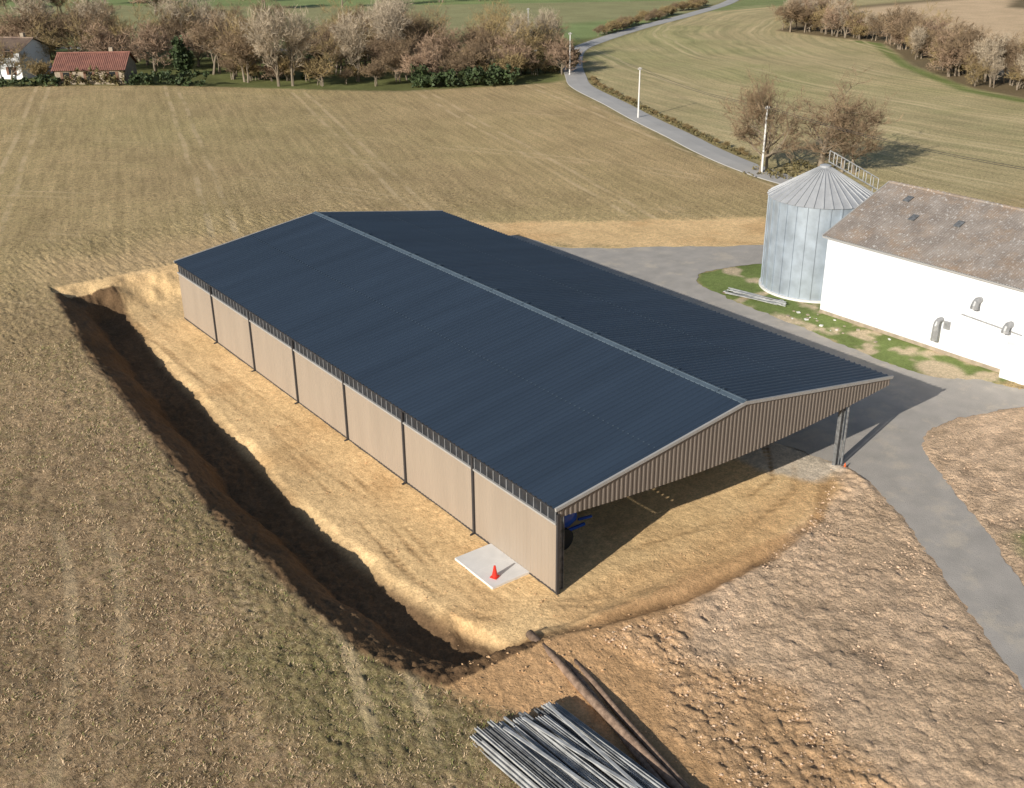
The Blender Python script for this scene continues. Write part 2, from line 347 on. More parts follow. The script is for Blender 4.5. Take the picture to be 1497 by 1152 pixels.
zone=attr('zone').outputs['Color']; crp=attr('crop').outputs['Fac']; crp2=attr('crop2').outputs['Fac']; cld=attr('clod').outputs['Fac']
sx=N.new('ShaderNodeSeparateXYZ'); Lk.new(P,sx.inputs[0])
ang=math.radians(17.5)
across=mth('SUBTRACT',mth('MULTIPLY',sx.outputs[0],math.cos(ang)),mth('MULTIPLY',sx.outputs[1],math.sin(ang)))
along=mth('ADD',mth('MULTIPLY',sx.outputs[0],math.sin(ang)),mth('MULTIPLY',sx.outputs[1],math.cos(ang)))
acr=mth('ADD',across,mth('MULTIPLY',mth('SUBTRACT',noise(.05,2),.5),1.2))
streak=noise(1.0,3,.7,comb(mth('MULTIPLY',acr,1.5),mth('MULTIPLY',along,.07)))
tl=mth('ABSOLUTE',mth('SUBTRACT',mth('ABSOLUTE',mth('SUBTRACT',mth('MODULO',mth('ADD',acr,8.1+18.7*40+9.35),18.7),9.35)),.95))
tram=mth('MULTIPLY',mrange(tl,.38,.16),mrange(noise(.25,3),.38,.6,.1,1))
r2x=mth('SUBTRACT',sx.outputs[0],230.0); r2y=mth('SUBTRACT',sx.outputs[1],40.0)
rad=mth('SQRT',mth('ADD',mth('MULTIPLY',r2x,r2x),mth('MULTIPLY',mth('MULTIPLY',r2y,r2y),.55)))
rad=mth('ADD',rad,mth('MULTIPLY',noise(.03,2),7.0))
streak2=noise(1.0,3,.7,comb(mth('MULTIPLY',rad,.7),mth('MULTIPLY',sx.outputs[1],.03)))
t2=mth('ABSOLUTE',mth('SUBTRACT',mth('ABSOLUTE',mth('SUBTRACT',mth('MODULO',rad,18.0),9.0)),1.0))
tram2=mth('MULTIPLY',mrange(t2,.5,.2),mrange(noise(.05,3),.35,.6,.15,.9))
q1=mth('SUBTRACT',sx.outputs[0],-60.0); q2=mth('SUBTRACT',sx.outputs[1],20.0)
rq=mth('SQRT',mth('ADD',mth('MULTIPLY',q1,q1),mth('MULTIPLY',q2,q2)))
t3=mth('ABSOLUTE',mth('SUBTRACT',mth('ABSOLUTE',mth('SUBTRACT',mth('MODULO',rq,13.0),6.5)),.9))
tram3=mth('MULTIPLY',mrange(t3,.34,.15),mrange(noise(.06,3),.47,.62,0,.9))
sp1=noise(2.6,5,.75); sp2=noise(9,4,.7); sp3=noise(.35,3,.6); sp4=noise(.12,4,.65)
c=zone
c=mixc(1.0,c,mixc(mrange(sp1,.3,.7),(.80,.80,.80),(1.15,1.15,1.15)),'MULTIPLY')
c=mixc(1.0,c,mixc(mrange(sp2,.3,.7),(.80,.80,.80),(1.15,1.15,1.15)),'MULTIPLY')
c=mixc(1.0,c,mixc(mrange(sp4,.3,.7),(.90,.90,.88),(1.08,1.08,1.08)),'MULTIPLY')
ca_=mth('MAXIMUM',crp,crp2)
c=mixc(mth('MULTIPLY',ca_,mrange(noise(3.9,5,.85),.50,.59,0,.70)),c,(.15,.10,.055))
c=mixc(mth('MULTIPLY',ca_,mrange(noise(6.7,5,.85),.55,.63,0,.6)),c,(.80,.62,.41))
c=mixc(mth('MULTIPLY',mth('MULTIPLY',ca_,mrange(sp3,.4,.65,.1,.75)),mrange(noise(4.3,5,.8),.50,.60,0,.42)),c,(.30,.30,.10))
c=mixc(crp,c,mixc(1.0,c,mixc(mrange(streak,.3,.7),(.84,.84,.82),(1.12,1.12,1.12)),'MULTIPLY'))
c=mixc(mth('MULTIPLY',mth('MULTIPLY',crp,tram),.5),c,(.80,.62,.38))
c=mixc(mth('MULTIPLY',mth('MULTIPLY',crp,tram3),.38),c,(.80,.62,.38))
c=mixc(crp2,c,mixc(1.0,c,mixc(mrange(streak2,.3,.7),(.78,.82,.78),(1.16,1.13,1.13)),'MULTIPLY'))
c=mixc(mth('MULTIPLY',mth('MULTIPLY',crp2,tram2),.5),c,(.78,.62,.37))
Lk.new(c,b.inputs['Base Color'])
hgt=mth('ADD',mth('MULTIPLY',noise(11,3,.7),.028),mth('MULTIPLY',noise(3.2,4,.7),.05))
vo=N.new('ShaderNodeTexVoronoi'); vo.inputs['Scale'].default_value=5.5; Lk.new(P,vo.inputs['Vector'])
hgt=mth('ADD',hgt,mth('MULTIPLY',mth('MULTIPLY',vo.outputs['Distance'],cld),-.06))
hgt=mth('ADD',hgt,mth('MULTIPLY',mth('MULTIPLY',noise(6.5,5,.8),mth('MAXIMUM',crp,cld)),.13))
bp=N.new('ShaderNodeBump'); bp.inputs['Strength'].default_value=1; bp.inputs['Distance'].default_value=1.0
Lk.new(hgt,bp.inputs['Height']); Lk.new(bp.outputs[0],b.inputs['Normal'])
me.materials.append(m)

# ------------------------------------------------------------------ track + roads
def catmull(pts,n=6,closed=False):
    out=[];L=len(pts)
    rngi=range(L) if closed else range(L-1)
    for i in rngi:
        g=(lambda k: pts[k%L]) if closed else (lambda k: pts[min(max(k,0),L-1)])
        p0,p1,p2,p3=[np.array(g(k),float) for k in (i-1,i,i+1,i+2)]
        for j in range(n):
            t=j/n; out.append(.5*((2*p1)+(-p0+p2)*t+(2*p0-5*p1+4*p2-p3)*t*t+(-p0+3*p1-3*p2+p3)*t**3))
    if not closed: out.append(np.array(pts[-1],float))
    return out
M_asph=mat('track_asphalt',(.49,.445,.395),.9,0,.1,.8,col2=(.40,.365,.325),bump=.02,bscale=25)
add_spots(M_asph,(.64,.55,.43),.5,.52,.5,.12)
add_spots(M_asph,(.27,.255,.235),14,.60,.5,.06)
M_road=mat('road_asphalt',(.46,.44,.415),.85,0,.08,.3,bump=.006,bscale=30)
import bmesh
ctr=catmull(TRACK,14,True)
bm=bmesh.new(); vs=[]
for k,p in enumerate(ctr):
    j=.14*vnoise(p[0],p[1],.3,51)+.24*vnoise(p[0],p[1],1.7,52)
    p2=ctr[(k+1)%len(ctr)]; t=p2-p; ln=np.hypot(*t)+1e-9; nrm=np.array([-t[1],t[0]])/ln
    q_=p+nrm*float(j); vs.append(bm.verts.new((q_[0],q_[1],.012)))
f=bm.faces.new(vs); bmesh.ops.triangulate(bm,faces=[f]); bm.normal_update()
for f in bm.faces:
    if f.normal.z<0: f.normal_flip()
tm=bpy.data.meshes.new('farm_track'); bm.to_mesh(tm); bm.free(); tm.materials.append(M_asph)
to=bpy.data.objects.new('farm_track',tm); COL.objects.link(to)
def ribbon(name,pts,w,mt,dz=.03):
    c=catmull(pts,8); mb=MB(); L=[]
    for k,p in enumerate(c):
        t=c[min(k+1,len(c)-1)]-c[max(k-1,0)]; t/=np.hypot(*t); n=np.array([-t[1],t[0]])
        zz=gz(*p)+dz
        row=[]
        for u in(-w/2-.15,-w/2,0,w/2,w/2+.15): row.append((p[0]+n[0]*u,p[1]+n[1]*u,zz+(.05 if u==0 else 0)-(.12 if abs(u)>w/2 else 0)))
        L.append(row)
    for a,b_ in zip(L[:-1],L[1:]):
        for i in range(4): mb.quad(a[i],b_[i],b_[i+1],a[i+1])
    return mb.obj(name,[mt])
ribbon('country_road',ROAD,3.5,M_road,.06); ribbon('side_road',ROAD2,3.2,M_road,.06)

# ------------------------------------------------------------------ the new farm shed
W,XR,HE,HR,L=22.02,10.91,4.13,5.80,42.0
shed=empty('farm_shed')
nl=Vector((-(HR-HE),0,XR)).normalized(); nr=Vector((HR-HE,0,W-XR)).normalized()
mb=MB()
rp=ribs(L,.333,.06,.25,.10)
def slope(x0,z0,x1,z1,n,a,b_,lift,mbx):
    A=Vector((x0,0,z0));B=Vector((x1,0,z1))
    mbx.sheet(lambda s:(A.lerp(B,a)+Vector((0,s,0))+n*lift,A.lerp(B,b_)+Vector((0,s,0))+n*lift),n,rp)
slope(0,HE,XR,HR,nl,0,.52,0,mb); slope(0,HE,XR,HR,nl,.515,1,.016,mb)
slope(W,HE,XR,HR,nr,0,.52,0,mb); slope(W,HE,XR,HR,nr,.515,1,.016,mb)
mb.obj('roof_sheets',[M_roof],shed)
mb=MB()
for (x0,n) in ((0,nl),(W,nr)):
    A=Vector((x0,0,HE));B=Vector((XR,0,HR))
    for k in range(126):
        y=.333*k+.27; p=A.lerp(B,.517)+Vector((0,y,0))+n*.08; mb.box(p,(.05,.07,.012),0)
mb.obj('lap_fasteners',[M_ridge],shed)
mb=MB()
for (dx,n) in ((-.22,nl),(.22,nr)):
    A=Vector((XR,0,HR))+Vector((0,0,.11)); 
    B=A+Vector((dx,0,-abs(dx)*(HR-HE)/XR-.02))
    mb.quad(A+Vector((0,-.06,0)),A+Vector((0,L+.06,0)),B+Vector((0,L+.06,0)),B+Vector((0,-.06,0)))
    mb.quad(B+Vector((0,-.06,0)),B+Vector((0,L+.06,0)),B+Vector((0,L+.06,-.05)),B+Vector((0,-.06,-.05)))
mb.tube([(XR,-.06,HR+.115),(XR,L+.06,HR+.115)],.025,6)
for k in range(14): mb.box((XR,3*k+1.5,HR+.12),(.46,.04,.03))
mb.obj('ridge_cap',[M_ridge],shed)
mb=MB()
for y in(-.05,L+.05):
    mb.bar((-.03,y,HE+.0),(XR-.004,y,HR+.0),.10,.15); mb.bar((XR+.004,y,HR+.0),(W+.03,y,HE+.0),.10,.15)
mb.obj('rake_flashing',[M_trim],shed)
mb=MB()
for x in(-.02,W+.02): mb.box((x,L/2,HE-.03),(.03,L-.02,.05))
mb.obj('eave_edges',[M_dark],shed)
WX=.13; WT_=3.34
mb=MB(); wr=ribs(L-.1,.25,.018,.35)
mb.sheet(lambda s:((WX,L-.05-s,.06),(WX,L-.05-s,WT_)),(-1,0,0),wr)
mb.quad((WX+.06,0.05,0),(WX+.06,L-.05,0),(WX+.06,L-.05,WT_),(WX+.06,0.05,WT_))
mb.obj('left_wall_cladding',[M_wall],shed)
mb=MB()
mb.box((WX-.03,L/2,WT_+.035),(.10,L-.1,.08))
mb.obj('wall_head_trim',[M_trim],shed)
mb=MB(); mb.box((WX+.02,L/2,.03),(.09,L-.1,.12)); mb.obj('base_rail',[M_dark],shed)
mb=MB()
y=.15
while y<L-.1:
    mb.box((WX,y,(WT_+.08+HE-.06)/2),(.025,.05,HE-.06-WT_-.085),1); y+=.48
mb.box((WX+.03,L/2,(WT_+.08+HE-.06)/2),(.01,L-.2,HE-.06-WT_-.09),0)
mb.obj('ventilation_band',[M_mesh,M_meshl],shed)
mb=MB()
for k in range(1,7):
    y=6*k; mb.box((WX-.06,y,HE/2-.05),(.08,.12,HE-.2)); mb.tube([(WX-.12,y,.05),(WX-.28,y-.02,.02)],.05,6)
mb.box((WX-.005,-.03,HE/2-.12),(.12,.10,HE-.3)); 
mb.obj('wall_posts',[M_dark],shed)
def roofz(x): return HE+(HR-HE)*(x/XR) if x<XR else HE+(HR-HE)*((W-x)/(W-XR))
def sag(x):
    t=(x-WX)/(W-.1-WX); return 3.70-.62*math.sin(math.pi*min(1,max(0,t)))
gr=ribs(W-.1-WX,.25,.026,.4)
mb=MB()
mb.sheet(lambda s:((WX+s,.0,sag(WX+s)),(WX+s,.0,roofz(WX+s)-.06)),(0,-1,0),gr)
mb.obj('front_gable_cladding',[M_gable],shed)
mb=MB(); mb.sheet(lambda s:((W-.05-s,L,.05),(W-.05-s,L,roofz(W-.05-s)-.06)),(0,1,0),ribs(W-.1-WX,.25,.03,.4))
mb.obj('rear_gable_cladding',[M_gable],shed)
mb=MB()
for k in range(8):
    y=.22+k*(L-.44)/7
    mb.ibeam((WX+.30,y,0),(WX+.30,y,HE-.15),.2,.3,upv=(1,0,0))
    mb.ibeam((18.55,y,0),(18.55,y,roofz(18.55)-.35),.2,.32,upv=(1,0,0))
    mb.box((18.55,y,.015),(.5,.5,.03))
    mb.ibeam((WX+.1,y,HE-.36),(XR,y,HR-.33),.18,.4,upv=(0,0,1)); mb.ibeam((XR,y,HR-.33),(W-.1,y,HE-.30),.18,.36)
for f_ in range(1,9):
    for (x0) in (0,W):
        A=Vector((x0,0,HE));B=Vector((XR,0,HR)); p=A.lerp(B,f_/8.6)+Vector((0,0,-.085)); mb.box((p.x,L/2,p.z),(.07,L-.3,.13))
mb.obj('steel_frame',[M_galvd],shed)
mb=MB(); mb.tube([(18.85,.08,.05),(18.85,.08,3.9),(19.3,.08,4.25)],.06,8); mb.obj('downpipe',[M_galvd],shed)

# slab with cone
mb=MB(); mb.box((-.86,3.3,.06),(1.95,2.85,.12)); mb.box((-.86,3.3,.1225),(1.93,.02,.005))
mb.obj('concrete_slab',[M_conc])
def cone(name,x,y,z0,h,mt=M_red):
    mb=MB(); k=h/.6; mb.box((0,0,.02),(.34*k,.34*k,.04)); mb.tube([(0,0,.04),(0,0,h*.35),(0,0,h*.36),(0,0,h*.55),(0,0,h*.56),(0,0,h)],[.15*k,.115*k,.115*k,.09*k,.09*k,.05*k],12)
    o=mb.obj(name,[mt],None,False,(x,y,z0)); o.rotation_euler=(0,0,.4); return o
cone('traffic_cone',-1.30,2.45,.125,.56)
cone('traffic_cone',18.7,-.25,.02,.3,M_orange)
# blue sprayer inside
sp=empty('farm_sprayer',(2.6,3.4,0))
mb=MB(); mb.tube([(-1.1,0,1.15),(-1.0,0,1.15),(-.6,0,1.15),(.6,0,1.15),(1.0,0,1.15),(1.1,0,1.15)],[.25,.5,.62,.62,.5,.25],14)
mb.obj('tank',[M_blue],sp,True)
mb=MB(); mb.bar((-1.6,-.45,.55),(1.5,-.45,.55),.1,.12); mb.bar((-1.6,.45,.55),(1.5,.45,.55),.1,.12); mb.bar((1.5,0,.55),(2.3,0,.45),.1,.1); mb.bar((-1.6,-.5,.55),(-1.6,-.5,1.8),.08,.08); mb.bar((-1.6,.5,.55),(-1.6,.5,1.8),.08,.08)
for zz in(.8,1.2,1.7): mb.bar((-1.65,-1.3,zz),(-1.65,1.3,zz),.07,.07)
mb.obj('frame_and_boom',[M_blue],sp)
mb=MB()
for yy in(-.85,.85): mb.tube([(-.1,yy-.14,.52),(-.1,yy-.12,.52),(-.1,yy+.12,.52),(-.1,yy+.14,.52)],[.44,.52,.52,.44],20)
mb.obj('wheels',[M_rubber],sp)

# ------------------------------------------------------------------ stack of steel profiles + poles
stk=empty('steel_profile_stack',(0,0,0))
mb=MB(); r_=random.Random(3)
for layer in range(5):
    zz=.12+.13*layer; n=20-layer*1
    for k in range(n):
        if layer==4 and r_.random()<.35: continue
        x=-7.75+.18*k+r_.uniform(-.03,.03)+.09*layer; y0=-5.0+r_.uniform(-.5,.2)-.03*k-.08*layer; y1=-14+r_.uniform(-.6,.4)
        drift=.55+r_.uniform(-.12,.14)
        a=(x,y0,zz+r_.uniform(-.01,.03)); b_=(x+drift,y1,zz+r_.uniform(-.01,.03))
        t=r_.random(); mm=r_.choice([0,0,1])
        if t<.65:
            mb.bar(a,b_,.11,.012,mm)
            for sgn in(-.055,.055): mb.bar((a[0]+sgn,a[1],a[2]+.04),(b_[0]+sgn,b_[1],b_[2]+.04),.012,.08,mm)
        elif t<.8: mb.tube([a,b_],.045,8,mm)
        else: mb.bar(a,b_,.07,.08,r_.choice([0,2,1]))
for (xa,xb) in ((-6.1,-5.0),(-5.0,-5.1),(-6.9,-6.0)): mb.bar((xa,-5.9,.82),(xb,-11.5,.82),.11,.05,0)
mb.obj('profiles',[M_galv,M_galvd,M_wood],stk)
mb=MB()
for y in(-6.2,-9,-12): mb.box((-6.0,y,.03),(3.8,.12,.08))
mb.obj('bearers',[M_wood],stk)
def lying(name,a,b_,r,mt):
    mb=MB(); P_=[Vector(a).lerp(Vector(b_),t/5)+Vector((.03*math.sin(t*2),0,0)) for t in range(6)]; mb.tube(P_,[r*1.1,r*1.05,r,r*.97,r*.93,r*.9],10); mb.obj(name,[mt],None,True)
lying('wooden_pole',(-2.65,-1.75,.30),(-3.9,-12.5,.24),.16,M_wood)
lying('wooden_pole',(-2.55,-3.9,.18),(-4.5,-13,.17),.13,M_wood)
lying('wooden_pole',(-2.2,-3.7,.18),(-3.75,-13,.17),.12,M_wood)

# ------------------------------------------------------------------ silo
silo=empty('grain_silo',(40.5,19.6,0)); R=3.75; H=6.95; HA=9.1
mb=MB(); ns=72; nz=84
for i in range(nz+1):
    zz=.12+(H-.12)*i/nz; rr=R+(.02 if i%2 else 0)
    for j in range(ns):
        a=2*math.pi*j/ns; mb.v.append((rr*math.cos(a),rr*math.sin(a),zz))
for i in range(nz):
    for j in range(ns):
        a=i*ns+j; b_=i*ns+(j+1)%ns; mb.f.append((a,b_,b_+ns,a+ns)); mb.m.append(0)
mb.obj('corrugated_wall',[M_silo],silo,True)
mb=MB()
for j in range(30):
    a=2*math.pi*j/30; Rm=Matrix.Rotation(a,3,'Z'); mb.box(Rm@Vector((R+.05,0,H/2)),(.06,.10,H-.05),0,Rm)
mb.obj('wall_stiffeners',[M_silo],silo)
mb=MB()
for i in range(1,8):
    zz=H*i/8; mb.tube([(0,0,zz-.012),(0,0,zz+.012)],R+.030,72,0,False)
mb.obj('sheet_joints',[M_silo],silo)
mb=MB(); nr_=36
f_=lambda a,r,zz:(r*math.cos(a),r*math.sin(a),zz)
for j in range(nr_):
    a0=2*math.pi*j/nr_; a1=2*math.pi*(j+1)/nr_
    mb.quad(f_(a0,R+.14,H-.04),f_(a1,R+.14,H-.04),f_(a1,.35,HA-.1),f_(a0,.35,HA-.1))
    mb.bar(Vector(f_(a0,R+.16,H+.0)),Vector(f_(a0,.36,HA-.06)),.05,.07)
mb.tube([(0,0,HA-.15),(0,0,HA+.05),(0,0,HA+.12)],[.42,.42,.2],16)
mb.obj('cone_roof',[M_siloroof],silo)
mb=MB(); mb.tube([(0,0,0),(0,0,.15)],R+.2,48); mb.obj('foundation',[M_conc],silo)
mb=MB()
dirv=Vector((math.cos(-.5),math.sin(-.5),0)); side=Vector((-dirv.y,dirv.x,0))
a=dirv*.4+Vector((0,0,HA+.2)); e=dirv*(R+.25)+Vector((0,0,H+.35))
for sgn in(-.38,.38):
    mb.tube([a+side*sgn,e+side*sgn],.05,6); mb.tube([a+side*sgn+Vector((0,0,.8)),e+side*sgn+Vector((0,0,.8))],.04,6)
    for t in range(7): p=a.lerp(e,t/6)+side*sgn; mb.tube([p,p+Vector((0,0,.8))],.03,5)
    mb.tube([e+side*sgn,(e.x+side.x*sgn,e.y+side.y*sgn,0.2)],.04,6)
for t in range(14): p=a.lerp(e,t/13); mb.tube([p-side*.38,p+side*.38],.03,5)
for t in range(22): zz=.4+t*.3; mb.tube([(e.x-side.x*.38,e.y-side.y*.38,zz),(e.x+side.x*.38,e.y+side.y*.38,zz)],.025,5)
mb.obj('ladder',[M_galv],silo)

# ------------------------------------------------------------------ white barn
barn=empty('white_barn')
BX0,BX1,BY0,BY1,BE,BR=36.35,49.5,-9.0,15.55,5.6,8.2; BM=(BX0+BX1)/2
mb=MB()
mb.quad((BX0,BY1,0),(BX0,BY0,0),(BX0,BY0,BE),(BX0,BY1,BE)); mb.quad((BX1,BY0,0),(BX1,BY1,0),(BX1,BY1,BE),(BX1,BY0,BE))
for y in(BY0,BY1):
    i=len(mb.v); mb.v+=[(BX0,y,0),(BX1,y,0),(BX1,y,BE),(BM,y,BR-.03),(BX0,y,BE)]; mb.f.append((i,i+1,i+2,i+3,i+4)); mb.m.append(0)
mb.obj('walls',[M_white],barn)
mb=MB(); LB=BY1-BY0+.5; cr=ribs(LB,.18,.03,.5)
for (x0,s_) in((BX0-.22,-1),(BX1+.22,1)):
    zb=BE-.22*(BR-BE)/(BM-BX0); n=Vector((s_*(BR-BE),0,abs(BM-x0))).normalized(); A=Vector((x0,BY0-.25,zb+.04));B=Vector((BM,BY0-.25,BR+.04))
    for a_,b2,l in((0,.34,0),(.335,.67,.012),(.665,1,.024)):
        mb.sheet(lambda s,a_=a_,b2=b2,l=l:(A.lerp(B,a_)+Vector((0,s,0))+n*l,A.lerp(B,b2)+Vector((0,s,0))+n*l),n,cr)
mb.obj('fibre_cement_roof',[M_barnroof],barn)
mb=MB(); mb.tube([(BM,BY0-.25,BR+.06),(BM,BY1+.25,BR+.06)],.12,8)
for k in range(60): 
    y=BY0+k*.41; mb.tube([(BM,y,BR+.06),(BM,y+.06,BR+.06)],.145,8)
mb.obj('ridge_tiles',[M_barnroof],barn)
mb=MB()
for (x0,x1) in((BX0-.25,BM),(BX1+.25,BM)):
    mb.bar((x0,BY1+.28,BE-.08),(x1,BY1+.28,BR+.06),.07,.16)
mb.bar((BX0-.30,BY0,BE-.1),(BX0-.30,BY1+.2,BE-.1),.12,.10)
mb.obj('roof_edge_trim',[M_trim],barn)
mb=MB(); mb.box((BX0-.02,(BY0+BY1)/2,.10),(.08,BY1-BY0-.02,.26)); mb.obj('plinth',[M_stone],barn)
mb=MB()
def elbow(y,z,r=.17,l=.5):
    mb.tube([(BX0-.0,y,z),(BX0-.35,y,z+.02),(BX0-.50,y,z-.08),(BX0-.58,y,z-.28),(BX0-.58,y,z-l)],[r,r,r*1.02,r*1.1,r*1.2],12)
elbow(3.9,4.15,.2,.45); elbow(1.7,3.2,.2,.4); elbow(6.2,2.2,.17,1.3)
mb.tube([(BX0-.1,4.9,2.95),(BX0-.1,.9,2.75)],.05,8); mb.box((BX0-.10,5.75,1.95),(.14,.4,.5))
mb.obj('ventilation_ducts',[mat('duct_steel',(.34,.34,.34),.5,.3,.2,4)],barn)
mb=MB(); mb.box((BX0-.35,.5,1.1),(.65,2.0,2.2))
for k in range(8): mb.box((BX0-.69,-.35+k*.25,1.1),(.04,.08,2.1))
mb.obj('white_lean_to',[M_white],barn)
mb=MB(); mb.box((42.3,4.4,8.25),(.55,.55,1.3)); mb.box((42.3,4.4,8.93),(.7,.7,.1)); mb.obj('chimney',[M_white],barn)
mb=MB()
for (x,y) in((39.8,11.5),(40.2,8.4),(41.5,13.2)): 
    zz=BE+(x-BX0)*(BR-BE)/(BM-BX0)+.12; mb.bar((x-.3,y,zz-.12+.03),(x+.3,y,zz+.12+.03),.45,.06,0)
mb.obj('roof_lights',[M_galvd],barn)
mb=MB(); r_=random.Random(5)
for k in range(16):
    x=33.9+.06*(k%8)*2+r_.uniform(-.15,.15); mb.bar((x,22.3+r_.uniform(-.5,.5),.08+.07*(k//6)),(x+r_.uniform(.8,1.3),18.3+r_.uniform(-.6,.6),.08+.07*(k//6)),.11,.05,r_.choice([0,0,1]))
mb.obj('steel_profile_stack',[M_galv,M_wood])
mb=MB()
for k in range(26):
    x=r_.uniform(33.6,35.9); y=r_.uniform(9,19); s1=r_.uniform(.08,.24); Rm=Matrix.Rotation(r_.uniform(0,3),3,'Z'); mb.box((x,y,s1*.15),(s1,s1*r_.uniform(.4,1.2),s1*.3),r_.choice([0,0,1]),Rm)
mb.obj('rubble',[M_stone,M_conc])

# ------------------------------------------------------------------ poles and wires
PO=[(66.4,47.5,7.1),(78.9,80.6,6.7),(98.2,118.9,7.0),(119,158,7.5)]
tops=[]
for (x,y,h) in PO:
    z0=gz(x,y); mb=MB(); mb.tube([(0,0,0),(0,0,h*.5),(0,0,h)],[.12,.10,.08],8); mb.bar((-.35,0,h-.25),(.35,0,h-.25),.08,.08)
    for dx in(-.3,0,.3): mb.tube([(dx,0,h-.2),(dx,0,h-.05)],[.05,.03],6)
    mb.obj('utility_pole',[M_conc],None,False,(x,y,z0)); tops.append((x,y,z0+h-.1))
mb=MB()
tp=[(58,10,7.5)]+tops
for a,b_ in zip(tp[:-1],tp[1:]):
    for off in(-.3,.3):
        pts=[(a[0]+(b_[0]-a[0])*t+off,a[1]+(b_[1]-a[1])*t,a[2]+(b_[2]-a[2])*t-2.4*t*(1-t)) for t in [i/10 for i in range(11)]]; mb.tube(pts,.018,4)
mb.obj('overhead_wires',[M_dark])

# ------------------------------------------------------------------ bare trees
def tree_mesh(name,seed,h,spread,mt,tw=4,multi=1,twr=.022,shape=1.0,trunk=.026,levels=4,tfrac=.30):
    r=random.Random(seed); mb=MB()
    def rv(): 
        v=Vector((r.gauss(0,1),r.gauss(0,1),r.gauss(0,1))); return v.normalized()
    def branch(p,d,l,rad,lev):
        n=4 if lev<2 else (3 if lev<4 else 2); pts=[p];rads=[rad];q=p.copy();dd=d.copy()
        for i in range(n):
            dd=(dd+rv()*(.12+.07*lev)+Vector((0,0,.07))).normalized(); q=q+dd*(l/n); pts.append(q.copy()); rads.append(rad*(1-.5*(i+1)/n))
        mb.tube(pts,rads,7 if lev==0 else (5 if lev<2 else 3),0 if lev<3 else 1,False)
        if lev>=levels: 
            for k in range(tw):
                t=r.random(); s=pts[0].lerp(pts[-1],t); e=s+(dd+rv()*.8+Vector((0,0,.2))).normalized()*l*r.uniform(.6,1.2)
                w=rv().cross(e-s).normalized()*twr; mb.tri(s-w,s+w,e,1)
                if r.random()<.6:
                    m_=s.lerp(e,.45); e2=m_+((e-s).normalized()+rv()*.8).normalized()*l*.6; mb.tri(m_-w*.7,m_+w*.7,e2,1)
            return
        k=[6,5,5,4][lev]
        for i in range(k):
            t=(r.uniform(.3,1) if lev==0 else r.uniform(.2,1)) if i<k-1 else 1.0
            seg=min(int(t*n),n-1); s=pts[seg].lerp(pts[seg+1],t*n-seg)
            out=rv(); out.z*=.45; nd=(dd*.7+out*(spread if lev<2 else .85)).normalized()
            if lev==0 and nd.z<.15: nd.z=.2; nd.normalize()
            branch(s,nd,l*r.uniform(.6,.85)*(1.15 if lev==0 else .85),max(.014,rads[seg]*.6),lev+1)
    for m_ in range(multi):
        off=Vector((r.uniform(-.6,.6),r.uniform(-.6,.6),0))*(multi>1); d=Vector((r.uniform(-.15,.15),r.uniform(-.15,.15),1)).normalized()
        branch(off,d,h*tfrac,h*trunk/(multi**.4),0)
    zs=max(v[2] for v in mb.v); k=h/zs
    mb.v=[(v[0]*k*shape,v[1]*k*shape,v[2]*k) for v in mb.v]
    return mb.mesh(name,[M_bark,mt])
TM={'oak':tree_mesh('bare_oak',11,10.5,1.25,M_tw[0],4,1,.014,1.12,.021,4,.26),
    'oakb':tree_mesh('bare_oak_c',37,10.5,1.1,M_tw[0],4,2,.014,1.05,.019,4,.28),
    'oak2':tree_mesh('bare_oak_b',12,10,1.0,M_tw[2],3,1,.020,1.0,.022),
    'ash':tree_mesh('bare_ash',13,12,.6,M_tw[3],3,2,.022,.75,.020),
    'pink':tree_mesh('bare_rust',14,7,1.1,M_tw[1],3,2,.024,1.05,.024),
    'brown':tree_mesh('bare_brown',15,8,1.0,M_tw[0],3,2,.024,1.05,.024),
    'shrub':tree_mesh('bare_shrub',16,4.5,1.2,M_tw[2],4,4,.024,1.15,.02,3,.25)}
BASE={'oak':10.5,'oakb':10.5,'oak2':10,'ash':12,'pink':7,'brown':8,'shrub':4.5}
def put(name,key,x,y,h=None,parent=None,rot=None,sx_=1):
    o=bpy.data.objects.new(name,TM[key]); COL.objects.link(o); s=(h or BASE[key])/BASE[key]
    o.scale=(s*sx_,s*sx_,s); o.location=(x,y,gz(x,y)-.05); o.rotation_euler=(0,0,rot if rot is not None else random.uniform(0,6.28))
    if parent: o.parent=parent
    return o
put('bare_oak_tree','oak',71.6,43.9,11.0,None,.5,1.15); put('bare_oak_tree','oakb',67.2,47.4,12.2,None,2.0,.8); put('bare_oak_tree','oakb',74.0,42.4,9.2,None,4.3,1.0)
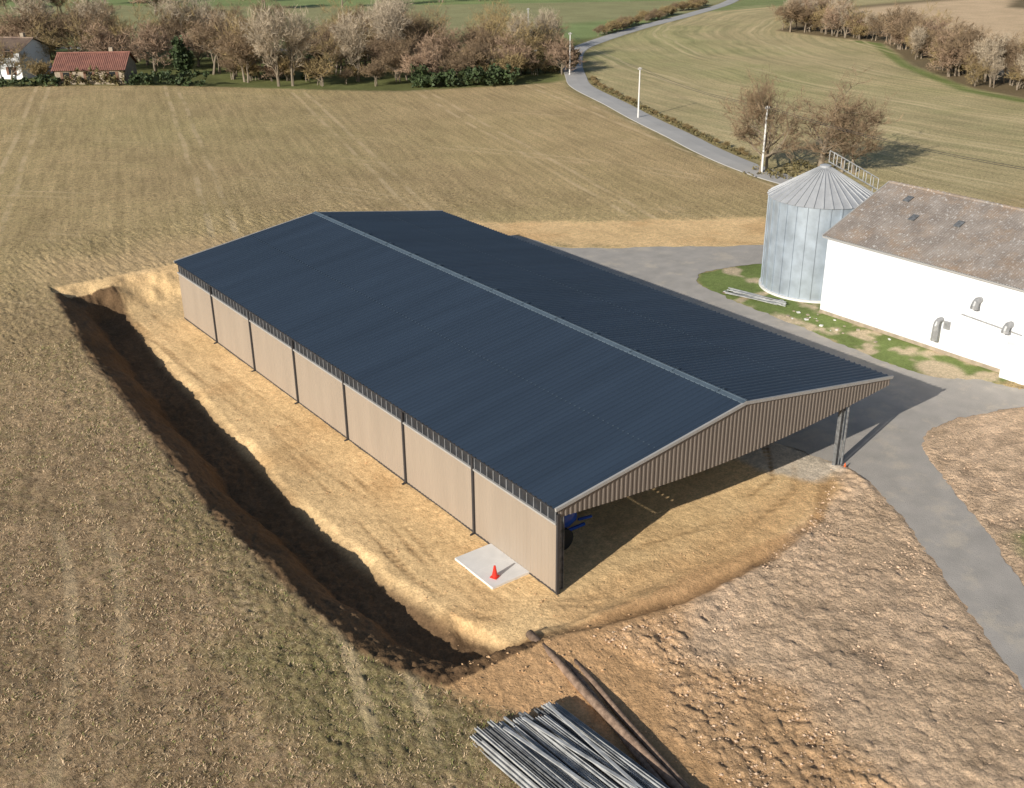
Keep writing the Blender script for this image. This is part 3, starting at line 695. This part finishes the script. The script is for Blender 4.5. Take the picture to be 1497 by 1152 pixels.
def leafmass(name,items,mt,parent=None,leaf=.22,dens=60):
    r=np.random.default_rng(len(items)*7+3); V=[];Fc=[];st=0
    for (x,y,rx,ry,h) in items:
        z0=gz(x,y); n=int(dens*rx*ry*h**.5)+4
        sub=r.normal(0,1,(max(6,n//30),3)); sub/=np.linalg.norm(sub,axis=1)[:,None]; sub*=r.uniform(.45,.95,(len(sub),1))
        idx_=r.integers(0,len(sub),n); p=sub[idx_]+r.normal(0,.17,(n,3)); p[:,2]=(p[:,2]+1)/2
        p=p*np.array([rx,ry,h])+np.array([x,y,z0]); p[:,2]=np.maximum(p[:,2],z0+.02)
        a=r.normal(0,1,(n,3)); a/=np.linalg.norm(a,axis=1)[:,None]; b2=np.cross(a,r.normal(0,1,(n,3))); b2/=np.linalg.norm(b2,axis=1)[:,None]
        s=leaf*r.uniform(.5,1.3,(n,1))
        q4=np.stack([p-a*s,p-b2*s*.7,p+a*s,p+b2*s*.7],1).reshape(-1,3); V.append(q4)
        Fc.append(np.arange(st,st+4*n).reshape(-1,4)); st+=4*n
    V=np.concatenate(V);Fc=np.concatenate(Fc); me_=bpy.data.meshes.new(name); me_.from_pydata(V.tolist(),[],Fc.tolist()); me_.materials.append(mt)
    o=bpy.data.objects.new(name,me_); COL.objects.link(o)
    if parent: o.parent=parent
    return o
def HP(s,d):
    t=np.array([.862,-.507]); n=np.array([.507,.862]); p=np.array([14.5,155.])+t*s+n*d; return p
def hedge_row(name,s0,s1,d,w,h,mt,leaf=.25,dens=60):
    it=[]; s=s0
    while s<=s1:
        x,y=HP(s,d+random.uniform(-.4,.4)); it.append((x,y,w*random.uniform(.8,1.4),w*random.uniform(.9,1.2),h*random.uniform(.65,1.25))); s+=w*1.1
    return leafmass(name,it,mt,None,leaf,dens)
hedge_row('garden_hedge',-6,9,0,1.1,1.7,M_leaf); hedge_row('garden_hedge',19.5,31,.5,1.2,2.2,M_leaf); hedge_row('evergreen_shrubs',64,80,1.2,1.7,3.0,M_leaf,.28,70)
hedge_row('garden_shrubs',9.5,19,.6,1.0,2.5,M_leaf2,.2,60)
hedge_row('evergreen_shrubs',80,92,14,1.7,3.4,M_leaf2,.28,50)
x,y=HP(25,13); leafmass('evergreen_tree',[(x,y,1.9,1.9,5.8),(x+.8,y,1.5,1.4,4.5)],M_leaf,None,.3,120)
x,y=HP(46,10); leafmass('evergreen_tree',[(x,y,1.6,1.6,4.5)],M_leaf,None,.3,100)
line=empty('distant_tree_line'); rr=random.Random(21)
for i in range(125):
    s=rr.uniform(-22,93); d=rr.uniform(9,52)
    if s<30 and d<24: continue
    if s>84 and d<12: continue
    key=rr.choice(['brown','oak2','oak2','oakb','shrub','brown','ash','pink']); hh={'pink':rr.uniform(6.5,9),'brown':rr.uniform(7,11),'oak2':rr.uniform(8,12.5),'oakb':rr.uniform(8,12),'shrub':rr.uniform(3,5.5),'ash':rr.uniform(10,14)}[key]
    x,y=HP(s,d); put('tree',key,x,y,hh,line)
for s in np.arange(34,80,3.0):
    x,y=HP(s+rr.uniform(-1,1),rr.uniform(3,9)); put('tree',rr.choice(['shrub','brown','pink','shrub']),x,y,rr.uniform(3,6.5),line)
for (s,d,k,h) in ((41.5,1.5,'ash',13.5),(44.5,2,'ash',13),(65,2.5,'pink',7.6),(34,9,'oak2',12),(37,5,'brown',9.5),(54,8,'ash',12.5),(74,6,'brown',7.5),(30,14,'brown',11),(12,19,'pink',9),(3,17,'oak2',10),(8,20,'oak2',10.5),(-3,9,'brown',7),(19,18,'pink',9),(-1,8,'oak2',7.5),(4,6,'shrub',4)):
    x,y=HP(s,d); put('bare_tree',k,x,y,h)
wood=empty('distant_woodland'); 
for i in range(140):
    y=rr.uniform(15,165); wx_=float(np.interp(y,*WXp)); d=abs(rr.gauss(0,6))+1.5
    key=rr.choice(['brown','oak2','pink','shrub','oakb','oak2','ash']); x=wx_+d; put('tree',key,x,y,{'shrub':rr.uniform(3,5)}.get(key,rr.uniform(5,9)),wood)
hr=empty('distant_hedgerow')
for i in range(60):
    t=rr.random(); x=141+t*85+rr.uniform(-2,2); y=163+t*46+rr.uniform(-1.5,1.5); put('shrub',rr.choice(['shrub','shrub','brown']),x,y,rr.uniform(1.6,3.2),hr)
for i in range(40):
    y=rr.uniform(54,113); x=float(np.interp(y,[p[1] for p in ROAD],[p[0] for p in ROAD]))+2.9; put('shrub','shrub',x,y,rr.uniform(.5,1.1),hr)
for i in range(150):
    x=rr.uniform(20,620); y=rr.choice([262,300,345,400])+ (x-200)*-.12+rr.uniform(-5,5); put('tree',rr.choice(['brown','oak2','pink','oakb']),x,y,rr.uniform(7,12),hr)
items=[]
for i in range(260):
    y=rr.uniform(52,112); x=float(np.interp(y,[p[1] for p in ROAD],[p[0] for p in ROAD]))+rr.choice([2.5,2.9,3.2]); items.append((x,y,.5,.5,rr.uniform(.2,.5)))
leafmass('roadside_verge_plants',items,M_leaf2,None,.14,60)
items=[]
for i in range(70):
    a=rr.uniform(0,6.28); d=rr.uniform(0,2.6); items.append((66.8+d*math.cos(a)*1.2+rr.choice([0,4.5]),46.5+d*math.sin(a)-rr.choice([0,2]),.5,.5,rr.uniform(.3,.9)))
leafmass('undergrowth',items,M_leaf2,None,.13,60)

# ------------------------------------------------------------------ houses
def house(name,cx,cy,yaw,w,dp,h,rh,wallm,tile):
    e=empty(name,(cx,cy,gz(cx,cy)-.1)); e.rotation_euler=(0,0,yaw); mb=MB()
    mb.quad((-w/2,-dp/2,0),(w/2,-dp/2,0),(w/2,-dp/2,h),(-w/2,-dp/2,h)); mb.quad((w/2,dp/2,0),(-w/2,dp/2,0),(-w/2,dp/2,h),(w/2,dp/2,h))
    for x in(-w/2,w/2):
        i=len(mb.v); mb.v+=[(x,-dp/2,0),(x,dp/2,0),(x,dp/2,h),(x,0,h+rh),(x,-dp/2,h)]; mb.f.append((i,i+1,i+2,i+3,i+4)); mb.m.append(0)
    mb.obj('walls',[wallm],e)
    mb=MB(); rb=ribs(w+.8,.3,.06,.5)
    for s_ in(-1,1):
        n=Vector((0,s_*rh,dp/2)).normalized(); A=Vector((-w/2-.4,s_*(dp/2+.4),h-.4*rh/(dp/2)+.08)); B=Vector((-w/2-.4,0,h+rh+.08))
        mb.sheet(lambda s:(A+Vector((s,0,0)),B+Vector((s,0,0))),n,rb)
    mb.tube([(-w/2-.4,0,h+rh+.12),(w/2+.4,0,h+rh+.12)],.12,8)
    mb.obj('tile_roof',[tile],e)
    mb=MB(); k=max(2,int(w/3)); 
    for i in range(k):
        x=-w/2+(i+.5)*w/k
        for zz in ([1.3] if h<3.6 else [1.3,4.0]):
            mb.box((x,-dp/2-.01,zz+.1),(.9,.08,1.2),0); mb.box((x-.7,-dp/2-.04,zz+.1),(.42,.05,1.25),1); mb.box((x+.7,-dp/2-.04,zz+.1),(.42,.05,1.25),1)
    mb.obj('windows',[M_glass,M_shut],e)
    mb=MB(); mb.box((w*.25,.5,h+rh+.2),(.6,.6,1.2)); mb.obj('chimney',[M_stone],e)
x,y=HP(13.2,5); house('tiled_outbuilding',x,y,-.58,10.6,7.5,2.4,2.0,M_stone,M_tile)
x,y=HP(-1.5,13); house('white_house',x,y,-.85,7.5,8,4.4,1.6,M_white,M_tile2)
x,y=HP(-8,17); house('white_house',x,y,-.53,8,8,3.4,1.8,M_white,M_tile2)

# ------------------------------------------------------------------ clods and stubble
def scatter_clods(name,poly,n,smin,smax,mt,seed):
    r=np.random.default_rng(seed); xs=[p[0] for p in poly]; ys=[p[1] for p in poly]
    x=r.uniform(min(xs),max(xs),n*3); y=r.uniform(min(ys),max(ys),n*3); ok=(sdf_poly(x,y,poly)>.1)&(sdf_poly(x,y,TRACK)<-.2)&(y>-20)&(vnoise(x,y,1.5,seed)>-.4); x=x[ok][:n]; y=y[ok][:n]; n=len(x)
    base=np.array([(1,0,0),(-1,0,0),(0,1,0),(0,-1,0),(0,0,1),(0,0,-.5)],float); tri=np.array([(0,2,4),(2,1,4),(1,3,4),(3,0,4),(2,0,5),(1,2,5),(3,1,5),(0,3,5)])
    s=smin+(smax-smin)*r.random(n)**3; rot=r.uniform(0,6.28,n); V=base[None]*(1+r.uniform(-.35,.35,(n,6,1)))*s[:,None,None]*np.array([1,.8,.5])
    cs,sn=np.cos(rot)[:,None],np.sin(rot)[:,None]; vx=V[:,:,0]*cs-V[:,:,1]*sn; vy=V[:,:,0]*sn+V[:,:,1]*cs
    zz=ground_z(x,y)+.045; V=np.stack([vx+x[:,None],vy+y[:,None],V[:,:,2]+zz[:,None]],-1).reshape(-1,3)
    F=(tri[None]+6*np.arange(n)[:,None,None]).reshape(-1,3); me_=bpy.data.meshes.new(name); me_.from_pydata(V.tolist(),[],F.tolist()); me_.materials.append(mt); o=bpy.data.objects.new(name,me_); COL.objects.link(o)
M_clod=mat('soil_clods',(.70,.50,.335),.95,0,.2,1.5)
M_clod2=mat('pad_soil_lumps',(.64,.41,.22),.95,0,.25,1.5)
scatter_clods('soil_clods',ROUGH,8000,.025,.10,M_clod,1); scatter_clods('soil_clods',ROUGH2,4500,.025,.10,M_clod,2); scatter_clods('soil_lumps',BROWN,900,.02,.08,M_clod2,3)
scatter_clods('soil_lumps',[(-5,0),(0,-2.4),(16,-2.4),(17,1),(.5,-.3),(0,0),(-.3,44),(-3,44)],1500,.02,.06,M_clod2,4)
def stubble():
    r=np.random.default_rng(9); n=46000
    x=r.uniform(-27,-5.5,n); y=-12+(r.random(n)**1.3)*50
    ok=((x<np.interp(y,CRY,CRX)-.35)|(y<-3.2))&(sdf_poly(x,y,BROWN)<-.1)&(vnoise(x,y,2.5,77)+.5*vnoise(x,y,.8,78)>-.6); x=x[ok];y=y[ok];n=len(x); zz=ground_z(x,y)
    nb=3
    X_=np.repeat(x,nb)+r.normal(0,.05,n*nb); Y_=np.repeat(y,nb)+r.normal(0,.05,n*nb); Z_=np.repeat(zz,nb); a=r.uniform(0,6.28,n*nb); h=r.uniform(.04,.13,n*nb); w=r.uniform(.010,.024,n*nb)
    lx=r.normal(0,.07,n*nb); ly=r.normal(0,.07,n*nb)
    v=np.stack([np.stack([X_-np.cos(a)*w,Y_-np.sin(a)*w,Z_],-1),np.stack([X_+np.cos(a)*w,Y_+np.sin(a)*w,Z_],-1),np.stack([X_+lx,Y_+ly,Z_+h],-1)],1).reshape(-1,3)
    me_=bpy.data.meshes.new('crop_stubble'); m3=len(v)//3
    me_.vertices.add(len(v)); me_.vertices.foreach_set('co',v.astype(np.float32).ravel()); me_.loops.add(m3*3); me_.loops.foreach_set('vertex_index',np.arange(m3*3,dtype=np.int32)); me_.polygons.add(m3); me_.polygons.foreach_set('loop_start',np.arange(0,m3*3,3,dtype=np.int32))
    green=(r.random(m3)<(.22+.25*smooth(np.repeat(x-np.interp(y,CRY,CRX),nb),-4,-1))).astype(np.int32); me_.update(calc_edges=True)
    me_.materials.append(mat('straw',(.62,.465,.30),.9,0,.35,2)); me_.materials.append(mat('seedling_green',(.24,.25,.08),.8,0,.3,2)); me_.polygons.foreach_set('material_index',green)
    o=bpy.data.objects.new('crop_stubble',me_); COL.objects.link(o)
stubble()

# ------------------------------------------------------------------ light, sky, camera
az=math.radians(14.5); el=math.radians(23)
d=Vector((math.cos(az)*math.cos(el),math.sin(az)*math.cos(el),-math.sin(el)))
sl=bpy.data.lights.new('sun','SUN'); sl.energy=5.0; sl.angle=math.radians(.5); sl.color=(1,.95,.86)
so=bpy.data.objects.new('sun',sl); so.rotation_euler=d.to_track_quat('-Z','Y').to_euler(); COL.objects.link(so)
w=bpy.data.worlds.new('World'); scene.world=w; w.use_nodes=True; nt=w.node_tree
sk=nt.nodes.new('ShaderNodeTexSky'); sk.sky_type='NISHITA'; sk.sun_disc=False; sk.sun_elevation=el; sk.sun_rotation=math.atan2(-d.x,-d.y)%(2*math.pi)
bg=nt.nodes['Background']; bg.inputs[1].default_value=.078; nt.links.new(sk.outputs[0],bg.inputs[0])
cam=bpy.data.cameras.new('camera'); cam.sensor_width=36; cam.lens=1567.54/1497*36; cam.clip_end=12000; cam.clip_start=.5
yaw,pit,roll=.6338,.4243,-.0084
fw=Vector((math.sin(yaw)*math.cos(pit),math.cos(yaw)*math.cos(pit),-math.sin(pit))); rt=Vector((math.cos(yaw),-math.sin(yaw),0)); up=rt.cross(fw)
r2=rt*math.cos(roll)+up*math.sin(roll); u2=-rt*math.sin(roll)+up*math.cos(roll)
Mx=Matrix((r2,u2,-fw)).transposed().to_4x4(); Mx.translation=Vector((-23.469,-29.061,26.092))
co_=bpy.data.objects.new('camera',cam); co_.matrix_world=Mx; COL.objects.link(co_); scene.camera=co_
scene.view_settings.view_transform='Standard'; scene.view_settings.look='None'; scene.view_settings.exposure=0
